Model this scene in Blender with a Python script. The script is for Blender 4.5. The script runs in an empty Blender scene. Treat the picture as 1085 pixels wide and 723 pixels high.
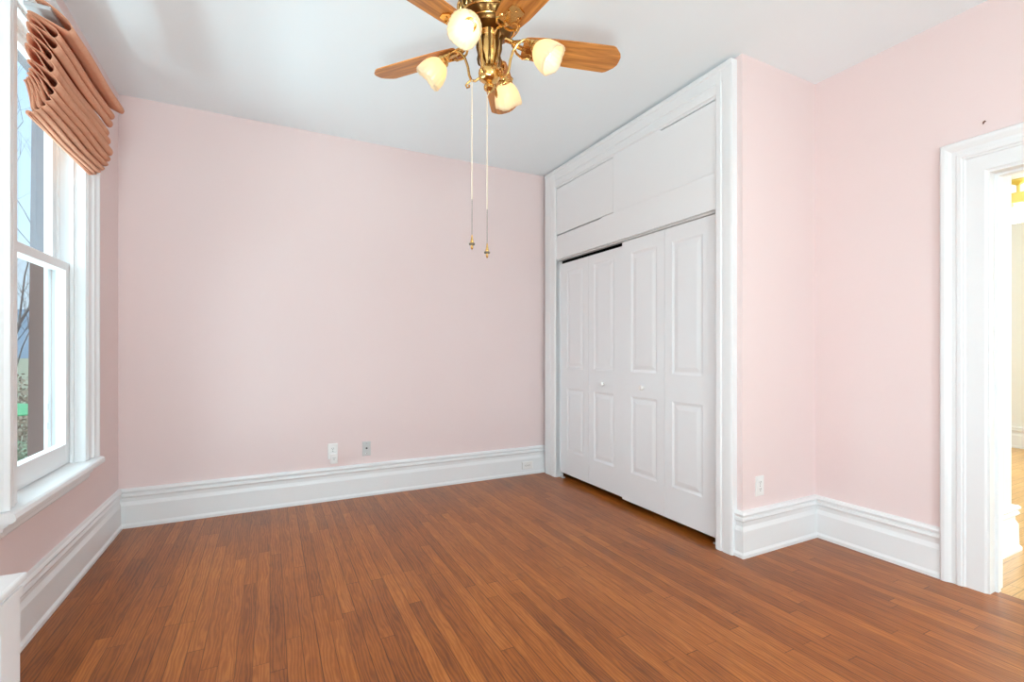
import bpy, bmesh, math, random
from mathutils import Vector, Matrix
random.seed(7)
PI = math.pi
scene = bpy.context.scene
COL = scene.collection

# ------------------------------------------------------------------ camera
F_PX = 503.5
cam = bpy.data.cameras.new('camera')
cam.sensor_width = 36.0
cam.lens = F_PX / 1085 * 36.0
cam.shift_y = 10.5 / 1085
cam.clip_start = 0.02
cam.clip_end = 2000
cam_o = bpy.data.objects.new('camera', cam)
COL.objects.link(cam_o)
cam_o.location = (0, 0, 1.21)
cam_o.rotation_euler = (PI / 2, 0, -math.radians(26.996))
scene.camera = cam_o

# ------------------------------------------------------------------ colour management
vs = scene.view_settings
scene.display_settings.display_device = 'sRGB'
vs.view_transform = 'Standard'
vs.look = 'None'
vs.exposure = 0.44
vs.gamma = 1.0
vs.use_curve_mapping = False
try:
    scene.cycles.use_denoising = True
    scene.cycles.seed = 3
    scene.cycles.max_bounces = 12
    scene.cycles.diffuse_bounces = 6
    scene.cycles.transparent_max_bounces = 12
    scene.cycles.sample_clamp_indirect = 6.0
except Exception:
    pass

# ------------------------------------------------------------------ sky
w = bpy.data.worlds.new('sky')
scene.world = w
w.use_nodes = True
nt = w.node_tree
nt.nodes.clear()
wo = nt.nodes.new('ShaderNodeOutputWorld')
bg = nt.nodes.new('ShaderNodeBackground')
tc = nt.nodes.new('ShaderNodeTexCoord')
sx = nt.nodes.new('ShaderNodeSeparateXYZ')
rp = nt.nodes.new('ShaderNodeValToRGB')
rp.color_ramp.elements[0].position = 0.0
rp.color_ramp.elements[0].color = (0.70, 0.88, 1.0, 1)
rp.color_ramp.elements[1].position = 0.75
rp.color_ramp.elements[1].color = (0.42, 0.70, 0.97, 1)
nt.links.new(tc.outputs['Generated'], sx.inputs[0])
nt.links.new(sx.outputs['Z'], rp.inputs[0])
nt.links.new(rp.outputs[0], bg.inputs[0])
bg.inputs[1].default_value = 0.80
nt.links.new(bg.outputs[0], wo.inputs[0])


def area(name, loc, rot, sx_, sy_, power, color=(1, 1, 1)):
    l = bpy.data.lights.new(name, 'AREA')
    l.shape = 'RECTANGLE'
    l.size = sx_
    l.size_y = sy_
    l.energy = power
    l.color = color
    o = bpy.data.objects.new(name, l)
    COL.objects.link(o)
    o.location = loc
    o.rotation_euler = rot
    return o


# area light added at an unseen rear window opening to brighten the room
FILL_TINT = (0.77, 1.0, 1.04)
area('rear_fill', (0.25, -3.12, 1.45), (PI / 2, 0, 0), 0.95, 1.6, 64, FILL_TINT)
# unseen area light added behind the camera to brighten the ceiling
area('ceiling_fill', (-0.4, -0.6, 0.2), (PI, 0, 0), 0.7, 0.7, 60, FILL_TINT)
# unseen area light added outside the left window, standing in for ground-reflected daylight
area('ground_bounce_fill', (-4.4, 2.9, -1.6), (PI, 0, 0), 2.6, 5.0, 560, FILL_TINT)
# added wide sun lamp boosting western sky light through the left windows
glow = bpy.data.lights.new('western_sky_fill', 'SUN')
glow.energy = 8.0
glow.angle = math.radians(115)
glow.color = FILL_TINT
glow_o = bpy.data.objects.new('western_sky_fill', glow)
COL.objects.link(glow_o)
glow_o.rotation_euler = (0, -math.radians(62), 0)
sun = bpy.data.lights.new('sun', 'SUN')
sun.energy = 0.7
sun.angle = 0.03
sun.color = (1.0, 0.96, 0.90)
sun_o = bpy.data.objects.new('sun', sun)
COL.objects.link(sun_o)
sun_o.rotation_euler = (math.radians(48), 0, math.radians(35))
# unseen area light added to brighten the room beyond the doorway
area('far_room_fill', (8.25, 0.0, 1.6), (PI / 2, 0, PI/2), 2.4, 2.0, 130, (0.82, 1.0, 1.06))


# ------------------------------------------------------------------ materials
def lin(r, g, b):
    f = lambda v: (v / 255 / 12.92) if v / 255 <= 0.04045 else ((v / 255 + 0.055) / 1.055) ** 2.4
    return (f(r), f(g), f(b), 1.0)


def mat(name, rgb, rough=0.5, metal=0.0, spec=0.5, noise=0.0, nscale=20.0, bump=0.0, bscale=200.0, coat=0.0):
    m = bpy.data.materials.new(name)
    m.use_nodes = True
    t = m.node_tree
    b = t.nodes['Principled BSDF']
    c = rgb if len(rgb) == 4 else (*rgb, 1)
    b.inputs['Base Color'].default_value = c
    b.inputs['Roughness'].default_value = rough
    b.inputs['Metallic'].default_value = metal
    b.inputs['Specular IOR Level'].default_value = spec
    b.inputs['Coat Weight'].default_value = coat
    tcn = t.nodes.new('ShaderNodeTexCoord')
    if noise > 0:
        n = t.nodes.new('ShaderNodeTexNoise')
        n.inputs['Scale'].default_value = nscale
        n.inputs['Detail'].default_value = 4
        mr = t.nodes.new('ShaderNodeMapRange')
        mr.inputs['To Min'].default_value = 1 - noise
        mr.inputs['To Max'].default_value = 1 + noise
        mx = t.nodes.new('ShaderNodeVectorMath')
        mx.operation = 'SCALE'
        mx.inputs[0].default_value = c[:3]
        t.links.new(tcn.outputs['Object'], n.inputs['Vector'])
        t.links.new(n.outputs['Fac'], mr.inputs['Value'])
        t.links.new(mr.outputs[0], mx.inputs['Scale'])
        t.links.new(mx.outputs[0], b.inputs['Base Color'])
    if bump > 0:
        n2 = t.nodes.new('ShaderNodeTexNoise')
        n2.inputs['Scale'].default_value = bscale
        n2.inputs['Detail'].default_value = 3
        bp = t.nodes.new('ShaderNodeBump')
        bp.inputs['Strength'].default_value = bump
        bp.inputs['Distance'].default_value = 0.002
        t.links.new(tcn.outputs['Object'], n2.inputs['Vector'])
        t.links.new(n2.outputs['Fac'], bp.inputs['Height'])
        t.links.new(bp.outputs[0], b.inputs['Normal'])
    return m


M_PINK = mat('pink_wallpaper', lin(236, 217, 215), 0.75, spec=0.25, noise=0.012, nscale=3, bump=0.12, bscale=60)
M_CEIL = mat('ceiling_paint', lin(240, 247, 250), 0.9, spec=0.1, noise=0.006, nscale=4, bump=0.05, bscale=40)
M_WHITE = mat('white_gloss_paint', lin(238, 239, 240), 0.35, spec=0.4, noise=0.006, nscale=6)
M_DOOR = mat('white_door_paint', lin(236, 237, 239), 0.38, spec=0.4, noise=0.006, nscale=6)
M_DARK = mat('dark_shade', (0.012, 0.012, 0.012), 0.9, spec=0.1)  # near-black colour painting shade behind closet gaps and radiator grille
M_FARW = mat('cream_wall_paint', lin(238, 238, 235), 0.8, spec=0.2, noise=0.01)
M_BRASS = mat('polished_brass', (0.74, 0.46, 0.16), 0.22, 1.0, noise=0.08, nscale=30)
M_ANTQ = mat('antique_brass', (0.20, 0.11, 0.04), 0.30, 1.0, noise=0.25, nscale=60)
M_CORD = mat('cream_cord', lin(240, 226, 200), 0.6)
M_CHAIN = mat('dark_bead_chain', (0.20, 0.16, 0.12), 0.4, 0.7)
M_PLASTIC = mat('white_plastic', lin(240, 238, 236), 0.35, noise=0.004)
M_GREYPL = mat('grey_plate', lin(205, 205, 204), 0.4, noise=0.01)
M_SLOT = mat('dark_slot', (0.05, 0.05, 0.05), 0.6)
M_CHROME = mat('steel', (0.72, 0.72, 0.73), 0.25, 1.0)
M_BROWN = mat('brown_exterior_paint', lin(96, 74, 68), 0.7, noise=0.08, nscale=12)
M_BARK = mat('grey_bark', lin(92, 84, 82), 0.9, noise=0.2, nscale=30)
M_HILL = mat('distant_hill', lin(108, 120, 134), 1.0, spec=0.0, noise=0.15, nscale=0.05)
M_GROUND = mat('winter_ground', lin(130, 128, 112), 1.0, spec=0.0, noise=0.3, nscale=2.0)
M_BUSH = mat('grey_green_leaves', lin(120, 134, 112), 0.9, spec=0.1, noise=0.35, nscale=18)
M_TWIG = mat('brown_brush', lin(140, 124, 108), 0.95, spec=0.1, noise=0.35, nscale=9)
M_GREEN = mat('bright_green_canvas', lin(64, 140, 92), 0.7, noise=0.05)
M_NAIL = mat('rusty_brown', lin(140, 100, 85), 0.6)
M_LINING = mat('shade_lining', lin(196, 200, 204), 0.8, noise=0.02)


def wood_floor(name, dark, mid, light, rough, along='Y', width=0.057):
    m = bpy.data.materials.new(name)
    m.use_nodes = True
    t = m.node_tree
    N = t.nodes.new
    L = t.links.new
    b = t.nodes['Principled BSDF']

    def math_(op, a, c=None, d=None):
        n = N('ShaderNodeMath')
        n.operation = op
        for k, v in enumerate((a, c, d)):
            if v is None:
                continue
            if isinstance(v, (int, float)):
                n.inputs[k].default_value = v
            else:
                L(v, n.inputs[k])
        return n.outputs[0]
    tcn = N('ShaderNodeTexCoord')
    sp = N('ShaderNodeSeparateXYZ')
    L(tcn.outputs['Object'], sp.inputs[0])
    ax, ay = (sp.outputs['X'], sp.outputs['Y']) if along == 'Y' else (sp.outputs['Y'], sp.outputs['X'])
    u = math_('DIVIDE', ax, width)
    row = math_('FLOOR', u)
    fu = math_('FRACT', u)
    wn = N('ShaderNodeTexWhiteNoise')
    wn.noise_dimensions = '1D'
    L(row, wn.inputs['W'])
    off = math_('MULTIPLY', wn.outputs['Value'], 7.31)
    v = math_('ADD', math_('DIVIDE', ay, 1.15), off)
    colm = math_('FLOOR', v)
    fv = math_('FRACT', v)
    cmb = N('ShaderNodeCombineXYZ')
    L(row, cmb.inputs[0])
    L(colm, cmb.inputs[1])
    wn2 = N('ShaderNodeTexWhiteNoise')
    wn2.noise_dimensions = '2D'
    L(cmb.outputs[0], wn2.inputs['Vector'])
    rnd = wn2.outputs['Value']
    # grain: stretched along the board, shifted per board
    g = N('ShaderNodeCombineXYZ')
    L(math_('ADD', math_('MULTIPLY', ax, 30.0), math_('MULTIPLY', rnd, 90.0)), g.inputs[0])
    L(math_('ADD', math_('MULTIPLY', ay, 4.2), math_('MULTIPLY', rnd, 37.0)), g.inputs[1])
    L(math_('MULTIPLY', rnd, 11.0), g.inputs[2])
    n1 = N('ShaderNodeTexNoise')
    n1.inputs['Scale'].default_value = 1.0
    n1.inputs['Detail'].default_value = 6
    n1.inputs['Roughness'].default_value = 0.65
    L(g.outputs[0], n1.inputs['Vector'])
    g2 = N('ShaderNodeCombineXYZ')
    L(math_('ADD', math_('MULTIPLY', ax, 22.0), math_('MULTIPLY', rnd, 50.0)), g2.inputs[0])
    L(math_('ADD', math_('MULTIPLY', ay, 2.6), math_('MULTIPLY', rnd, 21.0)), g2.inputs[1])
    wv = N('ShaderNodeTexWave')
    wv.inputs['Scale'].default_value = 1.0
    wv.inputs['Distortion'].default_value = 14.0
    wv.inputs['Detail'].default_value = 3.0
    wv.inputs['Detail Scale'].default_value = 1.2
    L(g2.outputs[0], wv.inputs['Vector'])
    # large soft wear patches
    n3 = N('ShaderNodeTexNoise')
    n3.inputs['Scale'].default_value = 2.2
    n3.inputs['Detail'].default_value = 3
    L(tcn.outputs['Object'], n3.inputs['Vector'])
    tone = math_('ADD', math_('ADD', 0.09, math_('MULTIPLY', rnd, 0.22)),
                 math_('ADD', math_('MULTIPLY', n1.outputs['Fac'], 0.42),
                       math_('ADD', math_('MULTIPLY', wv.outputs['Fac'], 0.18), math_('MULTIPLY', n3.outputs['Fac'], 0.30))))
    ramp = N('ShaderNodeValToRGB')
    e = ramp.color_ramp.elements
    e[0].position = 0.36
    e[0].color = dark
    e[1].position = 1.02
    e[1].color = light
    em = e.new(0.69)
    em.color = mid
    L(tone, ramp.inputs[0])
    # joints between boards
    eu = math_('MINIMUM', fu, math_('SUBTRACT', 1.0, fu))
    ev = math_('MINIMUM', fv, math_('SUBTRACT', 1.0, fv))
    gu = math_('SUBTRACT', 1.0, math_('MINIMUM', 1.0, math_('DIVIDE', eu, 0.045)))
    gv = math_('LESS_THAN', ev, 0.0012)
    gap = math_('MAXIMUM', gu, gv)
    vary = math_('ADD', 0.45, math_('MULTIPLY', wn.outputs['Value'], 0.65))
    mix = N('ShaderNodeMix')
    mix.data_type = 'RGBA'
    L(math_('MULTIPLY', gap, vary), mix.inputs[0])
    L(ramp.outputs[0], mix.inputs[6])
    mix.inputs[7].default_value = (dark[0] * 0.25, dark[1] * 0.22, dark[2] * 0.2, 1)
    L(mix.outputs[2], b.inputs['Base Color'])
    rr = math_('ADD', rough, math_('MULTIPLY', n3.outputs['Fac'], 0.06))
    L(rr, b.inputs['Roughness'])
    b.inputs['Specular IOR Level'].default_value = 0.38
    bp = N('ShaderNodeBump')
    bp.inputs['Strength'].default_value = 0.12
    bp.inputs['Distance'].default_value = 0.002
    L(math_('SUBTRACT', math_('MULTIPLY', n1.outputs['Fac'], 0.3), gap), bp.inputs['Height'])
    return m


M_FLOOR = wood_floor('oak_strip_floor', lin(106, 54, 16), lin(160, 88, 28), lin(196, 122, 52), 0.285, width=0.0592)
M_FARFL = wood_floor('honey_oak_floor', lin(190, 138, 80), lin(214, 166, 104), lin(232, 188, 130), 0.30, along='X')


def wood_blade():
    m = bpy.data.materials.new('golden_oak_blade')
    m.use_nodes = True
    t = m.node_tree
    b = t.nodes['Principled BSDF']
    tcn = t.nodes.new('ShaderNodeTexCoord')
    mp = t.nodes.new('ShaderNodeMapping')
    mp.inputs['Scale'].default_value = (2.2, 26, 26)
    n = t.nodes.new('ShaderNodeTexNoise')
    n.inputs['Scale'].default_value = 1.6
    n.inputs['Detail'].default_value = 6
    n.inputs['Distortion'].default_value = 0.6
    r = t.nodes.new('ShaderNodeValToRGB')
    r.color_ramp.elements[0].position = 0.33
    r.color_ramp.elements[0].color = lin(158, 92, 36)
    r.color_ramp.elements[1].position = 0.68
    r.color_ramp.elements[1].color = lin(222, 152, 76)
    t.links.new(tcn.outputs['Object'], mp.inputs[0])
    t.links.new(mp.outputs[0], n.inputs['Vector'])
    t.links.new(n.outputs['Fac'], r.inputs[0])
    t.links.new(r.outputs[0], b.inputs['Base Color'])
    b.inputs['Roughness'].default_value = 0.3
    return m


M_BLADE = wood_blade()
M_BLADE_EDGE = mat('dark_blade_edge', lin(70, 34, 14), 0.4, noise=0.1)


def fabric():
    m = bpy.data.materials.new('peach_fabric')
    m.use_nodes = True
    t = m.node_tree
    t.nodes.clear()
    o = t.nodes.new('ShaderNodeOutputMaterial')
    d = t.nodes.new('ShaderNodeBsdfDiffuse')
    tr = t.nodes.new('ShaderNodeBsdfTranslucent')
    mx = t.nodes.new('ShaderNodeMixShader')
    tcn = t.nodes.new('ShaderNodeTexCoord')
    n = t.nodes.new('ShaderNodeTexNoise')
    n.inputs['Scale'].default_value = 60
    r = t.nodes.new('ShaderNodeValToRGB')
    r.color_ramp.elements[0].color = lin(232, 170, 138)
    r.color_ramp.elements[1].color = lin(244, 190, 160)
    t.links.new(tcn.outputs['Object'], n.inputs['Vector'])
    t.links.new(n.outputs['Fac'], r.inputs[0])
    t.links.new(r.outputs[0], d.inputs[0])
    tr.inputs[0].default_value = lin(214, 120, 74)
    mx.inputs[0].default_value = 0.22
    t.links.new(d.outputs[0], mx.inputs[1])
    t.links.new(tr.outputs[0], mx.inputs[2])
    t.links.new(mx.outputs[0], o.inputs[0])
    return m


M_FABRIC = fabric()


def glass(name, tint, haze=0.0, hcol=(0.6, 0.75, 1.0, 1)):
    m = bpy.data.materials.new(name)
    m.use_nodes = True
    t = m.node_tree
    t.nodes.clear()
    o = t.nodes.new('ShaderNodeOutputMaterial')
    tp = t.nodes.new('ShaderNodeBsdfTransparent')
    tp.inputs[0].default_value = tint
    gl = t.nodes.new('ShaderNodeBsdfGlossy')
    gl.inputs['Roughness'].default_value = 0.02
    fr = t.nodes.new('ShaderNodeFresnel')
    fr.inputs[0].default_value = 1.3
    mx = t.nodes.new('ShaderNodeMixShader')
    ge = t.nodes.new('ShaderNodeNewGeometry')
    ff = t.nodes.new('ShaderNodeMath')
    ff.operation = 'SUBTRACT'
    ff.inputs[0].default_value = 1.0
    t.links.new(ge.outputs['Backfacing'], ff.inputs[1])
    fm = t.nodes.new('ShaderNodeMath')
    fm.operation = 'MULTIPLY'
    t.links.new(ff.outputs[0], fm.inputs[0])
    t.links.new(fr.outputs[0], fm.inputs[1])
    t.links.new(fm.outputs[0], mx.inputs[0])
    t.links.new(tp.outputs[0], mx.inputs[1])
    t.links.new(gl.outputs[0], mx.inputs[2])
    last = mx
    if haze > 0:
        df = t.nodes.new('ShaderNodeBsdfTranslucent')
        df.inputs[0].default_value = hcol
        m2 = t.nodes.new('ShaderNodeMixShader')
        m2.inputs[0].default_value = haze
        t.links.new(mx.outputs[0], m2.inputs[1])
        t.links.new(df.outputs[0], m2.inputs[2])
        last = m2
    t.links.new(last.outputs[0], o.inputs[0])
    return m


M_GLASS = glass('clear_glass', (0.97, 0.985, 0.99, 1))
M_GLASS_UP = glass('sky_haze_glass', (0.95, 0.98, 1.0, 1), 0.035, (0.66, 0.80, 1.0, 1))  # sky haze on the upper pane mixed in as blue colour


def shade_glass():
    m = bpy.data.materials.new('frosted_shade_glass')
    m.use_nodes = True
    t = m.node_tree
    t.nodes.clear()
    o = t.nodes.new('ShaderNodeOutputMaterial')
    tr = t.nodes.new('ShaderNodeBsdfTranslucent')
    tr.inputs[0].default_value = (0.98, 0.84, 0.56, 1)
    df = t.nodes.new('ShaderNodeBsdfDiffuse')
    df.inputs[0].default_value = (0.95, 0.90, 0.78, 1)
    gl = t.nodes.new('ShaderNodeBsdfGlossy')
    gl.inputs['Roughness'].default_value = 0.15
    a = t.nodes.new('ShaderNodeMixShader')
    a.inputs[0].default_value = 0.45
    t.links.new(tr.outputs[0], a.inputs[1])
    t.links.new(df.outputs[0], a.inputs[2])
    c = t.nodes.new('ShaderNodeMixShader')
    c.inputs[0].default_value = 0.06
    t.links.new(a.outputs[0], c.inputs[1])
    t.links.new(gl.outputs[0], c.inputs[2])
    t.links.new(c.outputs[0], o.inputs[0])
    return m


M_SHADE = shade_glass()


def emit(name, col, s):
    m = bpy.data.materials.new(name)
    m.use_nodes = True
    t = m.node_tree
    t.nodes.clear()
    o = t.nodes.new('ShaderNodeOutputMaterial')
    e = t.nodes.new('ShaderNodeEmission')
    e.inputs[0].default_value = col
    e.inputs[1].default_value = s
    t.links.new(e.outputs[0], o.inputs[0])
    return m


M_BULB = emit('lit_bulb', (1.0, 0.80, 0.50, 1), 7.0)
M_FARBULB = emit('lit_globe', (1.0, 0.94, 0.80, 1), 5.0)


# ------------------------------------------------------------------ mesh helpers
class MB:
    def __init__(self):
        self.v, self.f = [], []

    def add(self, vs_, fs):
        n = len(self.v)
        self.v += [tuple(p) for p in vs_]
        self.f += [tuple(i + n for i in q) for q in fs]
        return self

    def box(self, x0, x1, y0, y1, z0, z1):
        x0, x1 = sorted((x0, x1)); y0, y1 = sorted((y0, y1)); z0, z1 = sorted((z0, z1))
        return self.add([(x0, y0, z0), (x1, y0, z0), (x1, y1, z0), (x0, y1, z0), (x0, y0, z1), (x1, y0, z1), (x1, y1, z1), (x0, y1, z1)],
                        [(0, 3, 2, 1), (4, 5, 6, 7), (0, 1, 5, 4), (1, 2, 6, 5), (2, 3, 7, 6), (3, 0, 4, 7)])

    def bbox(self, x0, x1, y0, y1, z0, z1, r):
        """box with chamfered edges"""
        x0, x1 = sorted((x0, x1)); y0, y1 = sorted((y0, y1)); z0, z1 = sorted((z0, z1))
        bm = bmesh.new()
        bmesh.ops.create_cube(bm, size=1)
        for q in bm.verts:
            q.co = Vector(((x0 + x1) / 2 + q.co.x * (x1 - x0), (y0 + y1) / 2 + q.co.y * (y1 - y0), (z0 + z1) / 2 + q.co.z * (z1 - z0)))
        bmesh.ops.bevel(bm, geom=bm.edges[:], offset=r, segments=2, profile=0.6, affect='EDGES')
        bm.verts.index_update()
        self.add([q.co[:] for q in bm.verts], [[q.index for q in f.verts] for f in bm.faces])
        bm.free()
        return self

    def lathe(self, prof, c=(0, 0, 0), ax=(0, 0, 1), n=24, mod=None):
        """prof: (radius, height along ax)"""
        a = Vector(ax).normalized()
        t = a.orthogonal().normalized()
        b = a.cross(t)
        base = len(self.v)
        c = Vector(c)
        for k, (r, h) in enumerate(prof):
            for i in range(n):
                th = 2 * PI * i / n
                rr, hh = mod(r, h, th, k) if mod else (r, h)
                self.v.append(tuple(c + a * hh + (t * math.cos(th) + b * math.sin(th)) * rr))
        for k in range(len(prof) - 1):
            for i in range(n):
                j = (i + 1) % n
                self.f.append((base + k * n + i, base + k * n + j, base + (k + 1) * n + j, base + (k + 1) * n + i))
        if prof[0][0] > 1e-5:
            self.f.append(tuple(base + i for i in range(n))[::-1])
        if prof[-1][0] > 1e-5:
            self.f.append(tuple(base + (len(prof) - 1) * n + i for i in range(n)))
        return self

    def lathe_open(self, prof, c, ax, n=24, mod=None):
        k0 = len(self.f)
        self.lathe(prof, c, ax, n, mod)
        self.f = [f for i, f in enumerate(self.f) if i < k0 or len(f) == 4]
        return self

    def ball(self, c, r, n=12, sz=1.0):
        pr = [(max(r * math.sin(PI * k / n), 1e-6), -r * sz * math.cos(PI * k / n)) for k in range(n + 1)]
        return self.lathe(pr, c, (0, 0, 1), n + 4)

    def tube(self, pts, r, n=8):
        pts = [Vector(p) for p in pts]
        rs = r if isinstance(r, (list, tuple)) else [r] * len(pts)
        base = len(self.v)
        nrm = None
        for i, p in enumerate(pts):
            d = (pts[min(i + 1, len(pts) - 1)] - pts[max(i - 1, 0)]).normalized()
            if nrm is None:
                nrm = d.orthogonal().normalized()
            else:
                nrm = (nrm - d * nrm.dot(d)).normalized()
            b = d.cross(nrm)
            for k in range(n):
                th = 2 * PI * k / n
                self.v.append(tuple(p + (nrm * math.cos(th) + b * math.sin(th)) * rs[i]))
        for i in range(len(pts) - 1):
            for k in range(n):
                j = (k + 1) % n
                self.f.append((base + i * n + k, base + i * n + j, base + (i + 1) * n + j, base + (i + 1) * n + k))
        self.f.append(tuple(base + k for k in range(n))[::-1])
        self.f.append(tuple(base + (len(pts) - 1) * n + k for k in range(n)))
        return self

    def sweep(self, path, prof, fn, sign=1, pre=None, post=None):
        """path: 2D points; prof: closed list of (offset, height); fn(a, b, h) -> xyz; mitred corners"""
        P = [Vector(p) for p in path]
        ext = ([Vector(pre)] if pre else []) + P + ([Vector(post)] if post else [])
        o0 = 1 if pre else 0
        base = len(self.v)
        m = len(prof)
        for i in range(len(P)):
            k = i + o0
            ns = []
            for a, b in ((k - 1, k), (k, k + 1)):
                if 0 <= a and b < len(ext):
                    d = (ext[b] - ext[a]).normalized()
                    ns.append(Vector((-d.y, d.x)) * sign)
            mit = ns[0] if len(ns) == 1 else (ns[0] + ns[1]) / (1 + ns[0].dot(ns[1]))
            for (o, h) in prof:
                q = P[i] + mit * o
                self.v.append(tuple(fn(q.x, q.y, h)))
        for i in range(len(P) - 1):
            for k in range(m):
                j = (k + 1) % m
                self.f.append((base + i * m + k, base + i * m + j, base + (i + 1) * m + j, base + (i + 1) * m + k))
        self.f.append(tuple(base + k for k in range(m)))
        self.f.append(tuple(base + (len(P) - 1) * m + k for k in range(m))[::-1])
        return self

    def prism(self, poly, fn, h0, h1):
        n = len(poly)
        base = len(self.v)
        for h in (h0, h1):
            for (a, b) in poly:
                self.v.append(tuple(fn(a, b, h)))
        self.f.append(tuple(base + k for k in range(n)))
        self.f.append(tuple(base + n + k for k in range(n))[::-1])
        for k in range(n):
            j = (k + 1) % n
            self.f.append((base + k, base + j, base + n + j, base + n + k))
        return self

    def build(self, name, m, parent=None, org=(0, 0, 0), smooth=False, recalc=True, angle=35):
        me = bpy.data.meshes.new(name)
        o_ = Vector(org)
        me.from_pydata([tuple(Vector(p) - o_) for p in self.v], [], self.f)
        if recalc:
            bm = bmesh.new()
            bm.from_mesh(me)
            bmesh.ops.recalc_face_normals(bm, faces=bm.faces[:])
            bm.to_mesh(me)
            bm.free()
        if smooth:
            for p in me.polygons:
                p.use_smooth = True
            try:
                me.set_sharp_from_angle(angle=math.radians(angle))
            except Exception:
                pass
        me.materials.append(m)
        me.update()
        o = bpy.data.objects.new(name, me)
        COL.objects.link(o)
        if parent is not None:
            o.parent = parent
        else:
            o.location = org
        return o


def tag(o, label, cat, group=None):
    o['label'] = label
    o['category'] = cat
    if group:
        o['group'] = group
    return o


def thing(name, loc, label, cat, group=None):
    o = bpy.data.objects.new(name, None)
    o.empty_display_size = 0.05
    COL.objects.link(o)
    o.location = loc
    return tag(o, label, cat, group)


def struct(o):
    o['kind'] = 'structure'
    return o


# ------------------------------------------------------------------ the setting
XL, YB, H = -0.92, 4.10, 2.96          # left wall, back wall, ceiling height
XR = 3.19                              # right wall with the doorway
XC, YC = 2.475, 1.875                  # closet front wall plane, closet side wall
YREAR = -3.2
WY0, WY1, WZ0, WZ1 = 2.565, 3.36, 0.60, 2.665   # window opening
DY0, DY1, DZ = 0.09, 1.034, 2.108      # doorway opening
OY0, OY1, OZ = 2.034, 3.86, 2.085      # closet opening

struct(MB().box(XL - 0.2, XR + 0.07, YREAR - 0.2, YB + 0.1, -0.08, 0).build('floor', M_FLOOR))
struct(MB().box(XL - 0.2, XR + 0.14, YREAR - 0.2, YB + 0.1, H, H + 0.1).build('ceiling', M_CEIL))
struct(MB().box(XL - 0.2, XR + 0.14, YB, YB + 0.15, 0, H).build('wall_back', M_PINK))
m = MB()
XO = XL - 0.17
m.box(XO, XL, WY1, YB, 0, H).box(XO, XL, WY0, WY1, 0, WZ0 - 0.03).box(XO, XL, WY0, WY1, WZ1, H)
m.box(XO, XL, 1.08, WY0, 0, H).box(XO, XL, -0.95, 1.08, 0, H)
m.box(XO, XL, -1.95, -0.95, 0, 0.65).box(XO, XL, -1.95, -0.95, 2.65, H).box(XO, XL, YREAR, -1.95, 0, H)
struct(m.build('wall_left', M_PINK))
m = MB()
m.box(XR, XR + 0.14, DY1, YB, 0, H).box(XR, XR + 0.14, DY0, DY1, DZ, H).box(XR, XR + 0.14, YREAR, DY0, 0, H)
struct(m.build('wall_right', M_PINK))
m = MB()
m.box(XL, XR, YREAR - 0.15, YREAR, 0, 0.65).box(XL, XR, YREAR - 0.15, YREAR, 2.65, H)
m.box(XL, -0.35, YREAR - 0.15, YREAR, 0.65, 2.65).box(2.25, XR, YREAR - 0.15, YREAR, 0.65, 2.65)
struct(m.build('wall_rear', M_PINK))
m = MB()
m.box(XC, XR, YC, YC + 0.10, 0, H)
m.box(XC, XC + 0.10, YC + 0.10, OY0 - 0.02, 0, H)
struct(m.build('wall_closet', M_PINK))
struct(MB().box(XC + 0.12, XC + 0.17, OY0 - 0.02, YB, 0, H).build('closet_shade_sheet', M_DARK))  # dark sheet added close behind the doors to paint shade in the gap

# baseboards
BASE = [(0, 0), (0.030, 0), (0.030, 0.018), (0.022, 0.032), (0.020, 0.152), (0.011, 0.178), (0.011, 0.203), (0.020, 0.207),
        (0.024, 0.216), (0.021, 0.228), (0.014, 0.234), (0.014, 0.239), (0.025, 0.242), (0.027, 0.252), (0.018, 0.264), (0, 0.268)]
flat = lambda a, b, h: (a, b, h)
struct(MB().sweep([(XL, YREAR + 0.02), (XL, YB)], BASE, flat, -1, post=(XC, YB)).build('baseboard_left', M_WHITE))
struct(MB().sweep([(XL, YB), (XC - 0.03, YB)], BASE, flat, -1, pre=(XL, 0)).build('baseboard_back', M_WHITE))
struct(MB().sweep([(XC, 1.912), (XC, YC), (XR, YC)], BASE, flat, -1, post=(XR, 0)).build('baseboard_closet', M_WHITE))
struct(MB().sweep([(XR, YC), (XR, 1.2155)], BASE, flat, -1, pre=(XC, YC)).build('baseboard_right', M_WHITE))

# doorway casing, jamb and stop
CAS = [(0, 0), (0, 0.030), (0.008, 0.036), (0.022, 0.036), (0.034, 0.030), (0.046, 0.022), (0.062, 0.022), (0.070, 0.026),
       (0.084, 0.026), (0.090, 0.020), (0.096, 0.020), (0.102, 0.014), (0.172, 0.014), (0.180, 0.008), (0.180, 0)]
yo0, yo1, zo = DY0 - 0.18, DY1 + 0.18, DZ + 0.18
struct(MB().sweep([(yo1, 0), (yo1, zo), (yo0, zo), (yo0, 0)], CAS, lambda a, b, h: (XR - h, a, b), 1).build('trim_doorway_casing', M_WHITE))
m = MB()
for x0, x1, t in ((XR - 0.006, XR + 0.146, 0.022), (XR + 0.055, XR + 0.085, 0.034)):
    m.box(x0, x1, DY1 + 0.001 - t + 0.012, DY1 + 0.02, 0, DZ - t + 0.012)
    m.box(x0, x1, DY0 - 0.02, DY0 + t - 0.012, 0, DZ - t + 0.012)
    m.box(x0, x1, DY0 - 0.02, DY1 + 0.02, DZ - t + 0.012, DZ + 0.02)
struct(m.build('trim_doorway_jamb', M_WHITE))

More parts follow.
